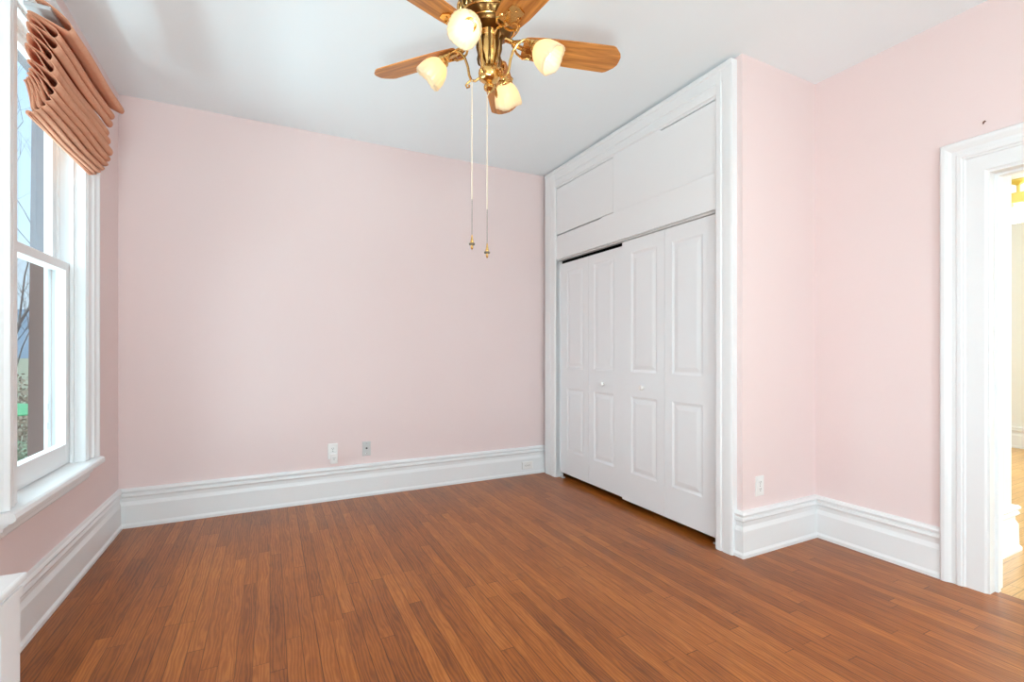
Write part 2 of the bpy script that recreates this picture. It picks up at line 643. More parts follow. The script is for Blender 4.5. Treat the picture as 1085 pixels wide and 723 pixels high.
# closet casing, head, upper panels
CC = [(0, 0), (0, 0.040), (0.012, 0.045), (0.060, 0.045), (0.066, 0.041), (0.074, 0.041), (0.080, 0.047), (0.110, 0.047),
      (0.117, 0.040), (0.124, 0.036), (0.124, 0)]
CCL = [(0, 0), (0, 0.045), (0.006, 0.047), (0.090, 0.045), (0.097, 0.040), (0.104, 0.040), (0.110, 0.047), (0.170, 0.047),
       (0.182, 0.041), (0.190, 0.036), (0.190, 0)]
CCH = [(0, 0), (0, 0.050), (0.028, 0.050), (0.034, 0.044), (0.098, 0.044), (0.104, 0.036), (0.112, 0.036), (0.118, 0.043),
       (0.160, 0.040), (0.168, 0.030), (0.178, 0.028), (0.178, 0)]
onc = lambda a, b, h: (XC - h, a, b)
m = MB()
m.sweep([(1.91, 0), (1.91, 2.94)], CC, onc, -1)
m.sweep([(4.05, 0), (4.05, 2.94)], CCL, onc, 1)
m.sweep([(4.049, 2.942), (1.9108, 2.942)], CCH, onc, 1)
struct(m.build('trim_closet_casing', M_WHITE))
m = MB()
m.box(XC - 0.035, XC + 0.035, OY1, OY1 + 0.05, 0, OZ)
m.box(XC - 0.030, XC + 0.035, OY0 - 0.03, OY0, 0, OZ)
struct(m.build('trim_closet_jamb', M_WHITE))
xf = XC - 0.030
G = 0.005
m = MB()
# header rail with the small step in the joint above it
poly = [(OY0, OZ), (OY1, OZ), (OY1, 2.306), (3.19, 2.306), (3.15, 2.314), (3.02, 2.314), (3.02, 2.31), (OY0, 2.31)]
m.prism(poly, lambda a, b, h: (h, a, b), xf, XC + 0.03)
struct(m.build('trim_closet_header', M_WHITE))
struct(MB().box(xf - 0.001, XC + 0.02, 3.02, OY1 - G, 2.319, 2.755).build('trim_closet_left_upper_panel', M_WHITE))
struct(MB().box(xf, XC + 0.02, 2.50, 3.019, 2.3105, 2.764).build('trim_closet_middle_upper_panel', M_WHITE))
struct(MB().box(xf - 0.001, XC + 0.02, OY0 + 0.003, 2.499, 2.3105, 2.752).build('trim_closet_right_upper_panel', M_WHITE))
struct(MB().box(XC + 0.031, XC + 0.04, OY0 - 0.02, OY1 + 0.03, OZ, H).build('trim_closet_gap_shade', M_DARK))  # dark sheet painting shade into the gaps between upper panels
m = MB()
m.box(XC - 0.010, XC + 0.024, OY0, OY1, OZ - 0.016, OZ)
struct(m.build('trim_closet_track', M_GREYPL))


# ------------------------------------------------------------------ bifold doors
def leaf(xfr, y0, y1, z0, z1, st0, st1):
    """one moulded leaf: st0 / st1 are the stile widths at y0 / y1"""
    mb = MB()
    th = 0.03
    panels = [(y0 + st0, y1 - st1, 0.268, 0.862), (y0 + st0, y1 - st1, 1.046, 1.966)]
    ys = [y0, y0 + st0, y1 - st1, y1]
    zs = [z0, 0.268, 0.862, 1.046, 1.966, z1]
    for i in range(3):
        for k in range(5):
            if i == 1 and k in (1, 3):
                continue
            mb.add([(xfr, ys[i], zs[k]), (xfr, ys[i + 1], zs[k]), (xfr, ys[i + 1], zs[k + 1]), (xfr, ys[i], zs[k + 1])], [(0, 1, 2, 3)])
    for (a, b, c, d) in panels:
        steps = [(0, 0), (0.012, 0.0045), (0.018, 0.006), (0.024, 0.006), (0.052, 0.0015), (0.056, 0.0012)]
        prev = None
        for (ins, dep) in steps:
            base = len(mb.v)
            mb.v += [(xfr + dep, a + ins, c + ins), (xfr + dep, b - ins, c + ins), (xfr + dep, b - ins, d - ins), (xfr + dep, a + ins, d - ins)]
            if prev is not None:
                for k in range(4):
                    j = (k + 1) % 4
                    mb.f.append((prev + k, prev + j, base + j, base + k))
            prev = base
        mb.f.append((prev, prev + 1, prev + 2, prev + 3))
    # edges and back
    e = 0.003
    mb.add([(xfr, y0, z0), (xfr, y1, z0), (xfr, y1, z1), (xfr, y0, z1), (xfr + th, y0, z0), (xfr + th, y1, z0), (xfr + th, y1, z1), (xfr + th, y0, z1)],
           [(0, 1, 5, 4), (1, 2, 6, 5), (2, 3, 7, 6), (3, 0, 4, 7), (4, 5, 6, 7)])
    bm = bmesh.new()
    for v in mb.v:
        bm.verts.new(v)
    bm.verts.ensure_lookup_table()
    for f in mb.f:
        try:
            bm.faces.new([bm.verts[i] for i in f])
        except Exception:
            pass
    bmesh.ops.remove_doubles(bm, verts=bm.verts[:], dist=1e-5)
    bmesh.ops.recalc_face_normals(bm, faces=bm.faces[:])
    bm.verts.index_update()
    out = MB()
    out.v = [v.co[:] for v in bm.verts]
    out.f = [tuple(v.index for v in f.verts) for f in bm.faces]
    bm.free()
    return out


YM = 2.949


def bifold(xfr, ya, yb, z0, z1, knob_y, knob_leaf, stl, label):
    yc = (ya + yb) / 2
    root = thing('bifold_door', (xfr + 0.015, yc, z0), label, 'closet door', 'white bifold closet doors')
    og = root.location
    lv = []
    for k, (a, b) in enumerate(((ya + 0.001, yc - 0.001), (yc + 0.001, yb - 0.001))):
        lv.append(leaf(xfr, a, b, z0, z1, stl[k][0], stl[k][1]).build('door_leaf', M_DOOR, root, og))
    kn = MB().lathe([(0.0001, 0.038), (0.011, 0.037), (0.018, 0.030), (0.0195, 0.023), (0.016, 0.015), (0.008, 0.009), (0.007, 0.003), (0.013, 0.0), (0.013, -0.001)],
                    (xfr, knob_y, 0.935), (-1, 0, 0), 20)
    k = kn.build('knob', M_PLASTIC, lv[knob_leaf], og, smooth=True)
    k['label'] = 'round white door knob'
    # floor pivot bracket at the outer jamb
    yj = ya if knob_leaf == 1 else yb
    s = 1 if knob_leaf == 1 else -1
    return root, s


r1, _ = bifold(XC + 0.011, YM, OY1 - 0.003, 0.052, 2.040, 3.187, 0, [(0.105, 0.072), (0.072, 0.112)],
               'white two-leaf bifold closet door nearest the pink back wall, with one round knob')
r2, _ = bifold(XC + 0.001, OY0 + 0.004, YM - 0.003, 0.043, 2.066, 2.705, 1, [(0.122, 0.066), (0.072, 0.104)],
               'white two-leaf bifold closet door nearest the doorway, hung slightly forward of its neighbour')
for root, y0, y1 in ((r1, OY1 - 0.06, OY1 - 0.005), (r2, OY0 + 0.008, OY0 + 0.05)):
    MB().box(XC + 0.004, XC + 0.03, y0, y1, 0.0, 0.008).box(XC + 0.012, XC + 0.022, (y0 + y1) / 2 - 0.006, (y0 + y1) / 2 + 0.006, 0.008, 0.055).build(
        'pivot_bracket', M_GREYPL, root, root.location)

# ------------------------------------------------------------------ left window
win = bpy.data.objects.new('window_1', None)
COL.objects.link(win)
win.location = (XL, (WY0 + WY1) / 2, WZ0)
struct(win)
win['label'] = 'white double-hung window in the left wall'
WO = win.location
WC = [(0, 0), (0, 0.040), (0.006, 0.055), (0.020, 0.055), (0.030, 0.046), (0.040, 0.040), (0.052, 0.040), (0.058, 0.046),
      (0.070, 0.046), (0.076, 0.036), (0.084, 0.034), (0.124, 0.034), (0.132, 0.028), (0.138, 0.028), (0.138, 0)]
onl = lambda a, b, h: (XL + h, a, b)
wy0, wy1, wz = WY0 - 0.138, WY1 + 0.138, WZ1 + 0.138
MB().sweep([(wy0, WZ0 + 0.012), (wy0, wz), (wy1, wz), (wy1, WZ0 + 0.012)], WC, onl, -1).build('window_casing', M_WHITE, win, WO)
# jamb lining, parting beads
XJ = XL - 0.20
m = MB()
m.box(XJ + 0.09, XL + 0.026, WY1 - 0.004, WY1 + 0.02, WZ0, WZ1 + 0.02).box(XJ + 0.09, XL + 0.026, WY0 - 0.02, WY0 + 0.004, WZ0, WZ1 + 0.02).box(XJ + 0.09, XL + 0.026, WY0, WY1, WZ1 - 0.004, WZ1 + 0.02)
for xa, xb, d in ((-0.955, -0.940, 0.018), (-1.010, -1.000, 0.014), (-1.050, -1.036, 0.045)):
    m.box(xa, xb, WY1 - d, WY1, WZ0, WZ1).box(xa, xb, WY0, WY0 + d, WZ0, WZ1).box(xa, xb, WY0 + d, WY1 - d, WZ1 - d, WZ1)
m.build('window_frame', M_WHITE, win, WO)


def sash(name, xa, xb, z0, z1, st, rb, rt, gm):
    mb = MB()
    y0, y1 = WY0 + 0.002, WY1 - 0.002
    mb.bbox(xa, xb, y0, y0 + st, z0, z1, 0.003).bbox(xa, xb, y1 - st, y1, z0, z1, 0.003)
    mb.bbox(xa, xb, y0 + st, y1 - st, z0, z0 + rb, 0.003).bbox(xa, xb, y0 + st, y1 - st, z1 - rt, z1, 0.003)
    o = mb.build(name, M_WHITE, win, WO)
    xm = (xa + xb) / 2
    MB().box(xm - 0.002, xm + 0.002, y0 + st - 0.004, y1 - st + 0.004, z0 + rb - 0.004, z1 - rt + 0.004).build('glass_pane', gm, o, WO)
    return o


sash('lower_sash', -1.000, -0.957, WZ0 + 0.014, 1.678, 0.060, 0.105, 0.045, M_GLASS)
sash('upper_sash', -1.040, -1.010, 1.640, WZ1, 0.060, 0.040, 0.06, M_GLASS_UP)
# exterior brown frame seen through the panes
m = MB()
fx = lambda a, b, h: (a, h, b)
for (ya, yb) in ((WY1 - 0.035, WY1 + 0.04), (WY0 - 0.04, WY0 + 0.035)):
    m.prism([(-1.051, WZ0 - 0.02), (-1.051, WZ1 + 0.02), (-1.098, WZ1 + 0.02), (-1.118, WZ0 - 0.02)], fx, ya, yb)
m.box(-1.105, -1.063, WY0, WY1, WZ1 - 0.03, WZ1 + 0.02)
m.box(-1.130, -1.063, WY0, WY1, WZ0 - 0.03, WZ0 + 0.03)
m.build('exterior_frame', M_BROWN, win, WO)
# latches on the storm frame
m = MB()
for z in (0.80, 0.90):
    m.bbox(-1.036, -1.030, WY1 - 0.062, WY1 - 0.045, z, z + 0.035, 0.002)
m.build('frame_latch', M_GREYPL, win, WO)
# stool and apron
ST = [(0, -0.030), (0.070, -0.030), (0.080, -0.022), (0.082, -0.012), (0.078, 0.004), (0.070, 0.010), (0, 0.010)]
m = MB()
m.sweep([(WY0 - 0.16, 0), (WY1 + 0.115, 0)], ST, lambda a, b, h: (XL + (-b), a, WZ0 + h), -1)
m.box(XL - 0.10, XL, WY0, WY1, WZ0 - 0.03, WZ0 + 0.010)
m.build('window_sill', M_WHITE, win, WO)
AP = [(0, 0), (0, 0.010), (0.012, 0.020), (0.030, 0.022), (0.040, 0.034), (0.052, 0.036), (0.062, 0.050), (0.075, 0.052), (0.075, 0)]
m = MB()
m.sweep([(WY0 - 0.13, WZ0 - 0.105), (WY1 + 0.085, WZ0 - 0.105)], AP, onl, 1)
m.build('window_apron', M_WHITE, win, WO)

# ------------------------------------------------------------------ roman shade
RZ = lambda z: 1.21 + (z - 1.21) * 0.988
fronts = [(-0.743, 2.550), (-0.784, 2.508), (-0.787, 2.462), (-0.803, 2.410), (-0.796, 2.362), (-0.787, 2.305), (-0.796, 2.268),
          (-0.807, 2.242), (-0.822, 2.216), (-0.839, 2.198), (-0.857, 2.186)]
backs = [(-0.874, 2.592), (-0.874, 2.556), (-0.874, 2.512), (-0.878, 2.466), (-0.872, 2.405), (-0.868, 2.372), (-0.872, 2.352),
         (-0.876, 2.335), (-0.882, 2.320), (-0.888, 2.308)]
ctrl = [(-0.868, 2.668), (-0.845, 2.660), (-0.800, 2.635), (-0.757, 2.598)]
for i, (fx_, fz) in enumerate(fronts):
    gap = (fronts[i - 1][1] - fz) if i else 0.045
    T = min(0.042, 0.85 * gap)
    bx_ = -0.872 if i == 0 else backs[i - 1][0]
    bt = 2.600 if i == 0 else backs[i - 1][1] - 0.004
    if i > 0:
        ctrl.append((bx_ + 0.004, bt))
        ctrl.append((fx_ * 0.55 + bx_ * 0.45, (fz + T) * 0.6 + bt * 0.4 + 0.004))
        ctrl.append((fx_ - 0.008, fz + T))
    ctrl.append((fx_ + 0.002, fz + T * 0.45))
    ctrl.append((fx_ - 0.006, fz))
    ctrl.append((fx_ - 0.022, fz + 0.003))
    if i < len(backs):
        ctrl.append((bx_ * 0.6 + fx_ * 0.4, (bt - 0.006) * 0.6 + fz * 0.4 + 0.0))
        ctrl.append((bx_ + 0.004, bt - 0.006))
        ctrl.append((bx_ - 0.006, bt - 0.012))
ctrl += [(-0.872, 2.182), (-0.880, 2.186)]


def catmull(P, n=4):
    out = []
    for i in range(len(P) - 1):
        p0, p1, p2, p3 = P[max(i - 1, 0)], P[i], P[i + 1], P[min(i + 2, len(P) - 1)]
        for k in range(n):
            t = k / n
            q = []
            for c in range(2):
                q.append(0.5 * (2 * p1[c] + (p2[c] - p0[c]) * t + (2 * p0[c] - 5 * p1[c] + 4 * p2[c] - p3[c]) * t * t + (3 * p1[c] - p0[c] - 3 * p2[c] + p3[c]) * t ** 3))
            out.append(tuple(q))
    out.append(P[-1])
    return out


prof = catmull(ctrl, 4)
SY0, SY1 = 2.582, 3.345
NS = 14
rs = thing('roman_shade', (-0.86, (SY0 + SY1) / 2, RZ(2.67)), 'peach fabric roman shade drawn up in folds at the top of the left window', 'window shade')
mb = MB()
npf = len(prof)
for j in range(NS + 1):
    f = j / NS
    y = SY0 + (SY1 - SY0) * f
    for i, (x, z) in enumerate(prof):
        s = i / npf
        wob = 0.004 * math.sin(5.2 * f + 9 * s) * math.sin(PI * f)
        sag = -0.006 * math.sin(PI * f) * s
        mb.v.append((x * 0.988 + wob + (0.006 * f if s < 0.2 else 0), y + 0.003 * math.sin(40 * s), RZ(z) + sag + 0.4 * wob))
for j in range(NS):
    for i in range(npf - 1):
        a = j * npf + i
        mb.f.append((a, a + 1, a + npf + 1, a + npf))
fab = mb.build('shade_fabric', M_FABRIC, rs, rs.location, smooth=True, recalc=False, angle=180)
sd = fab.modifiers.new('thickness', 'SOLIDIFY')
sd.thickness = 0.0035
sd.offset = 0
MB().bbox(-0.885, -0.800, SY0 + 0.012, SY1 - 0.012, RZ(2.622), RZ(2.640), 0.003).build('headrail', M_LINING, rs, rs.location)
MB().bbox(-0.876, -0.866, SY0 + 0.006, SY1 - 0.006, RZ(2.176), RZ(2.190), 0.003).build('hem_bar', M_FABRIC, rs, rs.location)

# ------------------------------------------------------------------ ceiling fan
FX, FY = 0.885, 1.965
fan = thing('ceiling_fan', (FX, FY, 2.96), 'five-blade oak and brass ceiling fan with four lit tulip shades', 'ceiling fan')
FO = fan.location
C0 = Vector((FX, FY, 0))
# canopy + motor
MB().lathe([(0.0001, 2.96), (0.085, 2.96), (0.088, 2.945), (0.075, 2.915), (0.045, 2.885), (0.022, 2.875), (0.016, 2.86), (0.016, 2.80), (0.0001, 2.80)],
           (FX, FY, 0), n=32).build('canopy', M_ANTQ, fan, FO, smooth=True)
ribs = lambda r, h, th, k: (r * (1 + (0.02 * math.cos(20 * th) if 3 <= k <= 7 else 0)), h)
mot = MB().lathe([(0.0001, 2.815), (0.060, 2.812), (0.075, 2.800), (0.100, 2.790), (0.128, 2.772), (0.140, 2.745), (0.140, 2.700), (0.128, 2.678),
                  (0.105, 2.664), (0.098, 2.652), (0.082, 2.646), (0.066, 2.640), (0.0001, 2.640)], (FX, FY, 0), n=80, mod=ribs).build(
    'motor_housing', M_ANTQ, fan, FO, smooth=True)
m = MB()
for k in range(20):
    th = 2 * PI * k / 20
    er, et = Vector((math.cos(th), math.sin(th), 0)), Vector((-math.sin(th), math.cos(th), 0))
    pts = []
    for i in range(15):
        a = -0.3 * PI + 1.9 * PI * i / 14
        rr = 0.017 * (1 - 0.35 * i / 14)
        pts.append(C0 + er * 0.1425 + et * (rr * math.cos(a)) + Vector((0, 0, 2.722 + 0.022 * math.sin(a))))
    m.tube(pts, 0.0032, 6)
for zz, rr in ((2.752, 0.1425), (2.694, 0.1405), (2.668, 0.114)):
    m.tube([C0 + Vector((math.cos(a) * rr, math.sin(a) * rr, zz)) for a in [2 * PI * i / 40 for i in range(41)]], 0.0045, 6)
m.build('filigree_band', M_BRASS, mot, FO, smooth=True)

# blade with bracket, built once along local +X
R0, R1, HW = 0.155, 0.63, 0.077
outl = [(R0, -0.050), (R0 + 0.012, -0.058), (0.24, -0.068), (0.40, -0.074), (0.575, -HW), (0.590, -0.070), (0.620, -0.042), (R1, -0.022),
        (R1 + 0.001, 0.0), (R1, 0.022), (0.620, 0.042), (0.590, 0.070), (0.575, HW), (0.40, 0.074), (0.24, 0.068), (R0 + 0.012, 0.058), (R0, 0.050)]
bl_mb = MB().prism(outl, lambda a, b, h: (a, b, h), -0.003, 0.003)
br_mb = MB()
zb = -0.008
br_mb.prism([(0.165, -0.014), (0.20, -0.020), (0.235, -0.034), (0.262, -0.030), (0.272, 0.0), (0.262, 0.030), (0.235, 0.034), (0.20, 0.020), (0.165, 0.014)],
            lambda a, b, h: (a, b, h), zb - 0.003, zb + 0.004)
br_mb.tube([(0.075, 0, 0.036), (0.105, 0, 0.026), (0.135, 0, 0.004), (0.170, 0, zb - 0.002)], [0.012, 0.011, 0.010, 0.011], 8)
for s in (-1, 1):
    pts = []
    for i in range(17):
        a = i / 16
        th = 0.2 + 4.6 * a
        pts.append((0.178 + 0.052 * a + 0.020 * math.cos(th), s * (0.030 + 0.012 * math.sin(th) + 0.012 * a), zb - 0.005))
    br_mb.tube(pts, [0.0046] * 17, 6)
    br_mb.tube([(0.11, s * 0.008, 0.018), (0.135, s * 0.034, 0.000), (0.165, s * 0.048, zb - 0.003), (0.195, s * 0.040, zb - 0.006), (0.20, s * 0.026, zb - 0.006), (0.188, s * 0.020, zb - 0.005)],
               [0.006, 0.006, 0.0055, 0.005, 0.0045, 0.004], 7)
b_me = s_me = k_me = None
for k in range(5):
    az = math.radians(57 + 72 * k)
    if k == 0:
        b = bl_mb.build('fan_blade', M_BLADE, fan)
        bv = b.modifiers.new('edge', 'BEVEL')
        bv.width = 0.0012
        br = br_mb.build('blade_bracket', M_BRASS, b, smooth=True)
        scs = [MB().ball((a_, b_, zb - 0.005), 0.0055, 8, 0.6).build('screw', M_BRASS, b, smooth=True) for (a_, b_) in ((0.248, 0.0), (0.225, -0.022), (0.225, 0.022))]
        protos = [b, br] + scs
    else:
        b = protos[0].copy()
        COL.objects.link(b)
        b.parent = fan
        for p in protos[1:]:
            c = p.copy()
            COL.objects.link(c)
            c.parent = b
    b.location = (0, 0, 2.603 - 2.96)
    b.rotation_euler = (Matrix.Rotation(az, 3, 'Z') @ Matrix.Rotation(math.radians(-13), 3, 'X')).to_euler()

# light kit column
lk = MB().lathe([(0.0001, 2.655), (0.052, 2.650), (0.058, 2.640), (0.050, 2.625), (0.047, 2.615), (0.050, 2.600), (0.049, 2.560), (0.042, 2.520), (0.036, 2.500),
                 (0.040, 2.488), (0.047, 2.474), (0.050, 2.458), (0.044, 2.440), (0.030, 2.428), (0.016, 2.424), (0.012, 2.421), (0.020, 2.416), (0.025, 2.406),
                 (0.024, 2.396), (0.016, 2.388), (0.008, 2.384), (0.006, 2.378), (0.0001, 2.374)], (FX, FY, 0), n=28,
                mod=lambda r, h, th, k: (r * (1 + (0.05 * math.cos(8 * th) if 4 <= k <= 12 else 0)), h)).build('light_kit_column', M_BRASS, fan, FO, smooth=True)
m = MB()
for k in range(8):
    th = math.radians(23 + 45 * k)
    er = Vector((math.cos(th), math.sin(th), 0))
    m.tube([C0 + er * r + Vector((0, 0, z)) for r, z in ((0.056, 2.64), (0.053, 2.61), (0.054, 2.58), (0.047, 2.55), (0.050, 2.53), (0.047, 2.508), (0.043, 2.50))],
           [0.007, 0.006, 0.005, 0.005, 0.006, 0.005, 0.003], 6)
m.build('column_scrollwork', M_ANTQ, lk, FO, smooth=True)


def scallop(r, h, th, k):
    f = max(0.0, min(1.0, (h - 0.02) / 0.10))
    rr = r * (1 + 0.018 * math.cos(24 * th) * f + 0.028 * f * f * math.cos(4 * th))
    hh = h + (0.0035 * math.cos(4 * th) - 0.002 * abs(math.cos(8 * th))) * f ** 3
    return rr, hh


for k in range(4):
    th = math.radians(46 + 90 * k + (6 if k == 1 else 0))
    er = Vector((math.cos(th), math.sin(th), 0))
    P = lambda r, z: C0 + er * r + Vector((0, 0, z))
    arm = MB().tube([P(0.045, 2.452), P(0.066, 2.440), P(0.084, 2.446), P(0.094, 2.470), P(0.100, 2.510), P(0.113, 2.548), P(0.135, 2.576), P(0.160, 2.588),
                     P(0.182, 2.585), P(0.197, 2.572), P(0.204, 2.560)], [0.006] * 11, 8)
    arm.tube([P(0.084, 2.446), P(0.100, 2.436), P(0.110, 2.424), P(0.104, 2.413), P(0.093, 2.416), P(0.094, 2.425)], [0.005, 0.005, 0.0045, 0.004, 0.004, 0.005], 7)
    a_o = arm.build('lamp_arm', M_BRASS, fan, FO, smooth=True)
    ax = (er * 0.72 + Vector((0, 0, -0.70))).normalized()
    nk = P(0.204, 2.562)
    MB().lathe([(0.0001, -0.016), (0.012, -0.014), (0.016, -0.006), (0.018, 0.006), (0.026, 0.012), (0.029, 0.020), (0.028, 0.030), (0.022, 0.032), (0.0001, 0.032)],
               nk, ax, 20).build('lamp_socket', M_BRASS, a_o, FO, smooth=True)
    sh = MB().lathe_open([(0.024, 0.018), (0.026, 0.026), (0.036, 0.034), (0.049, 0.050), (0.059, 0.072), (0.064, 0.094), (0.066, 0.116), (0.067, 0.132)],
                         nk, ax, 96, scallop).build('lamp_shade', M_SHADE, fan, FO, smooth=True, recalc=False, angle=180)
    s2 = sh.modifiers.new('thickness', 'SOLIDIFY')
    s2.thickness = 0.0035
    MB().lathe([(0.0001, 0.030), (0.010, 0.030), (0.012, 0.042), (0.020, 0.060), (0.024, 0.074), (0.022, 0.088), (0.013, 0.098), (0.0001, 0.102)],
               nk, ax, 18).build('light_bulb', M_BULB, fan, FO, smooth=True)
# pull chains
for (x, y, zt, zm, zb_) in ((0.803, 1.970, 2.420, 1.885, 1.725), (0.868, 1.950, 2.380, 1.845, 1.690)):
    t0 = (FX, FY, 2.382) if zt < 2.4 else (x, y, zt)
    c = MB().tube([t0, (x, y, zt - 0.03), (x, y, zm)], 0.0021, 6)
    for zz in (zt - 0.17, zt - 0.16):
        c.ball((x, y, zz), 0.0042, 8)
    cc = c.build('pull_chain', M_CORD, fan, FO, smooth=True)
    e = MB().tube([(x, y, zm), (x, y, zb_)], 0.0010, 6)
    for i in range(22):
        e.ball((x, y, zm - (zm - zb_) * i / 21), 0.0021, 5)
    e.build('bead_chain', M_CHAIN, cc, FO, smooth=True)
    MB().lathe([(0.0001, 0.004), (0.003, 0.002), (0.004, -0.012), (0.006, -0.022), (0.008, -0.030), (0.006, -0.038), (0.005, -0.046), (0.006, -0.056), (0.0001, -0.066)],
               (x, y, zb_), (0, 0, 1), 14).build('pull_knob', M_BRASS, cc, FO, smooth=True)
    MB().lathe([(0.006, -0.034), (0.013, -0.035), (0.014, -0.039), (0.012, -0.043), (0.006, -0.044)], (x, y, zb_), (0, 0, 1), 16).build('knob_ring', M_CHAIN, cc, FO, smooth=True)


# ------------------------------------------------------------------ outlets (built on a frame: a along the wall, b up, h out of it)
def sockets(fn, ca, cb, mbp, mbs, vertical=True, which=(0, 1)):
    for k, s in enumerate((1, -1)):
        if k not in which:
            continue
        a, b = (ca, cb + s * 0.0205) if vertical else (ca + s * 0.0205, cb)
        hw, hh = (0.0165, 0.0145) if vertical else (0.0145, 0.0165)
        n = 16
        poly = []
        for i in range(n):
            th = 2 * PI * i / n
            poly.append((a + hw * max(-1, min(1, 1.25 * math.cos(th))), b + hh * max(-1, min(1, 1.25 * math.sin(th)))))
        mbp.prism(poly, fn, 0.004, 0.0075)
        for dx in (-0.0065, 0.0065):
            if vertical:
                q = [(a + dx - 0.0012, b), (a + dx + 0.0012, b), (a + dx + 0.0012, b + 0.008), (a + dx - 0.0012, b + 0.008)]
            else:
                q = [(a, b + dx - 0.0012), (a, b + dx + 0.0012), (a + 0.008, b + dx + 0.0012), (a + 0.008, b + dx - 0.0012)]
            mbs.prism(q, fn, 0.006, 0.0082)
        g = (a, b - 0.007) if vertical else (a - 0.007, b)
        mbs.prism([(g[0] + 0.0028 * math.cos(t), g[1] + 0.0028 * math.sin(t)) for t in [2 * PI * i / 10 for i in range(10)]], fn, 0.006, 0.0082)


def plate(fn, ca, cb, w_, h_, mbp):
    def rr(s, hgt):
        return [fn(ca - w_ / 2 + s, cb - h_ / 2 + s, hgt), fn(ca + w_ / 2 - s, cb - h_ / 2 + s, hgt), fn(ca + w_ / 2 - s, cb + h_ / 2 - s, hgt), fn(ca - w_ / 2 + s, cb + h_ / 2 - s, hgt)]
    v = rr(0, 0) + rr(0, 0.003) + rr(0.004, 0.0055)
    mbp.add(v, [(0, 1, 2, 3), (0, 1, 5, 4), (1, 2, 6, 5), (2, 3, 7, 6), (3, 0, 4, 7), (4, 5, 9, 8), (5, 6, 10, 9), (6, 7, 11, 10), (7, 4, 8, 11), (8, 9, 10, 11)])


def outlet(fn, ca, cb, label, vertical=True, which=(0, 1), w_=0.074, h_=0.118):
    root = thing('wall_outlet', fn(ca, cb, 0), label, 'wall outlet', 'white duplex wall outlets')
    p = MB()
    plate(fn, ca, cb, *((w_, h_) if vertical else (h_, w_)), p)
    pl = p.build('cover_plate', M_PLASTIC, root, root.location)
    a, s = MB(), MB()
    sockets(fn, ca, cb, a, s, vertical, which)
    s.lathe([(0.0001, 0.0), (0.003, 0.0), (0.003, 0.0012), (0.0001, 0.0012)], fn(ca, cb, 0.005), Vector(fn(0, 0, 1)) - Vector(fn(0, 0, 0)), 10)
    ro = a.build('receptacle', M_PLASTIC, root, root.location)
    s.build('socket_slots', M_SLOT, ro, root.location)
    return root


fb = lambda a, b, h: (a, YB - h, b)
outlet(fb, 0.455, 0.395, 'white outlet on the pink back wall with a plug-in adapter in its lower socket', which=(0, 1), h_=0.125)
fbb = lambda a, b, h: (a, YB - 0.0205 - h, b)
outlet(fbb, 2.245, 0.090, 'white outlet mounted sideways in the back baseboard beside the closet casing', vertical=False, w_=0.072)
fs = lambda a, b, h: (a, YC - h, b)
outlet(fs, 2.628, 0.397, 'white outlet low on the narrow pink side wall right of the closet', h_=0.120)
# adapter
ad = thing('plug_in_adapter', (0.459, YB - 0.009, 0.345), 'small white plug-in adapter in the lower socket of the left back-wall outlet', 'adapter')
MB().bbox(0.432, 0.486, YB - 0.052, YB - 0.0085, 0.302, 0.384, 0.006).build('adapter_body', M_PLASTIC, ad, ad.location)
a, s = MB(), MB()
fa = lambda a_, b_, h_: (a_, YB - 0.048 - h_, b_)
sockets(fa, 0.459, 0.3655, a, s, True, (1,))
s.build('socket_slots', M_SLOT, ad, ad.location)
# cable jack plate
cj = thing('cable_jack', (0.721, YB, 0.392), 'grey wall plate with one dark jack, right of the back-wall outlet', 'wall plate')
p = MB()
plate(fb, 0.721, 0.392, 0.068, 0.118, p)
pl = p.build('cover_plate', M_GREYPL, cj, cj.location)
MB().lathe([(0.0001, 0.0), (0.0075, 0.0), (0.0075, 0.005), (0.0055, 0.006), (0.0001, 0.006)], (0.721, YB - 0.005, 0.396), (0, -1, 0), 16).build('jack', M_SLOT, cj, cj.location)
for z in (0.352, 0.436):
    MB().lathe([(0.0001, 0), (0.0035, 0), (0.003, 0.0015), (0.0001, 0.002)], (0.721, YB - 0.005, z), (0, -1, 0), 10).build(
        'plate_screw', M_CHROME, cj, cj.location)

# nail above the doorway
nl = MB().tube([(XR + 0.005, 1.052, 2.350), (XR - 0.010, 1.048, 2.354), (XR - 0.012, 1.040, 2.357)], [0.003, 0.003, 0.0045], 8).build(
    'wall_nail', M_NAIL, None, (XR, 1.052, 2.350), smooth=True)
tag(nl, 'small rusty nail in the pink wall above the doorway casing', 'nail')

# ------------------------------------------------------------------ radiator cover
rc = thing('radiator_cover', (XL + 0.17, 1.15, 0), 'white radiator cover against the left wall in the near corner of the frame', 'radiator cover')
RX, RY0, RY1, RZT = -0.610, 0.50, 1.772, 0.600
m = MB()
x0 = XL + 0.004
m.box(x0 + 0.03, RX, RY1 - 0.022, RY1, 0.0, RZT - 0.022).box(x0 + 0.03, RX, RY0, RY0 + 0.022, 0.0, RZT - 0.022)
m.box(RX - 0.022, RX, RY0 + 0.022, RY0 + 0.10, 0, RZT - 0.022).box(RX - 0.022, RX, RY1 - 0.105, RY1 - 0.022, 0, RZT - 0.022)
m.box(RX - 0.022, RX, RY0 + 0.10, RY1 - 0.105, RZT - 0.11, RZT - 0.022).box(RX - 0.022, RX, RY0 + 0.10, RY1 - 0.105, 0, 0.09)
m.box(RX, RX + 0.006, RY0, RY1, RZT - 0.05, RZT - 0.034)
m.build('cover_body', M_WHITE, rc, rc.location)
MB().bbox(x0, RX + 0.012, RY0 - 0.012, RY1 + 0.012, RZT - 0.022, RZT, 0.007).build('cover_top', M_WHITE, rc, rc.location)
m = MB()
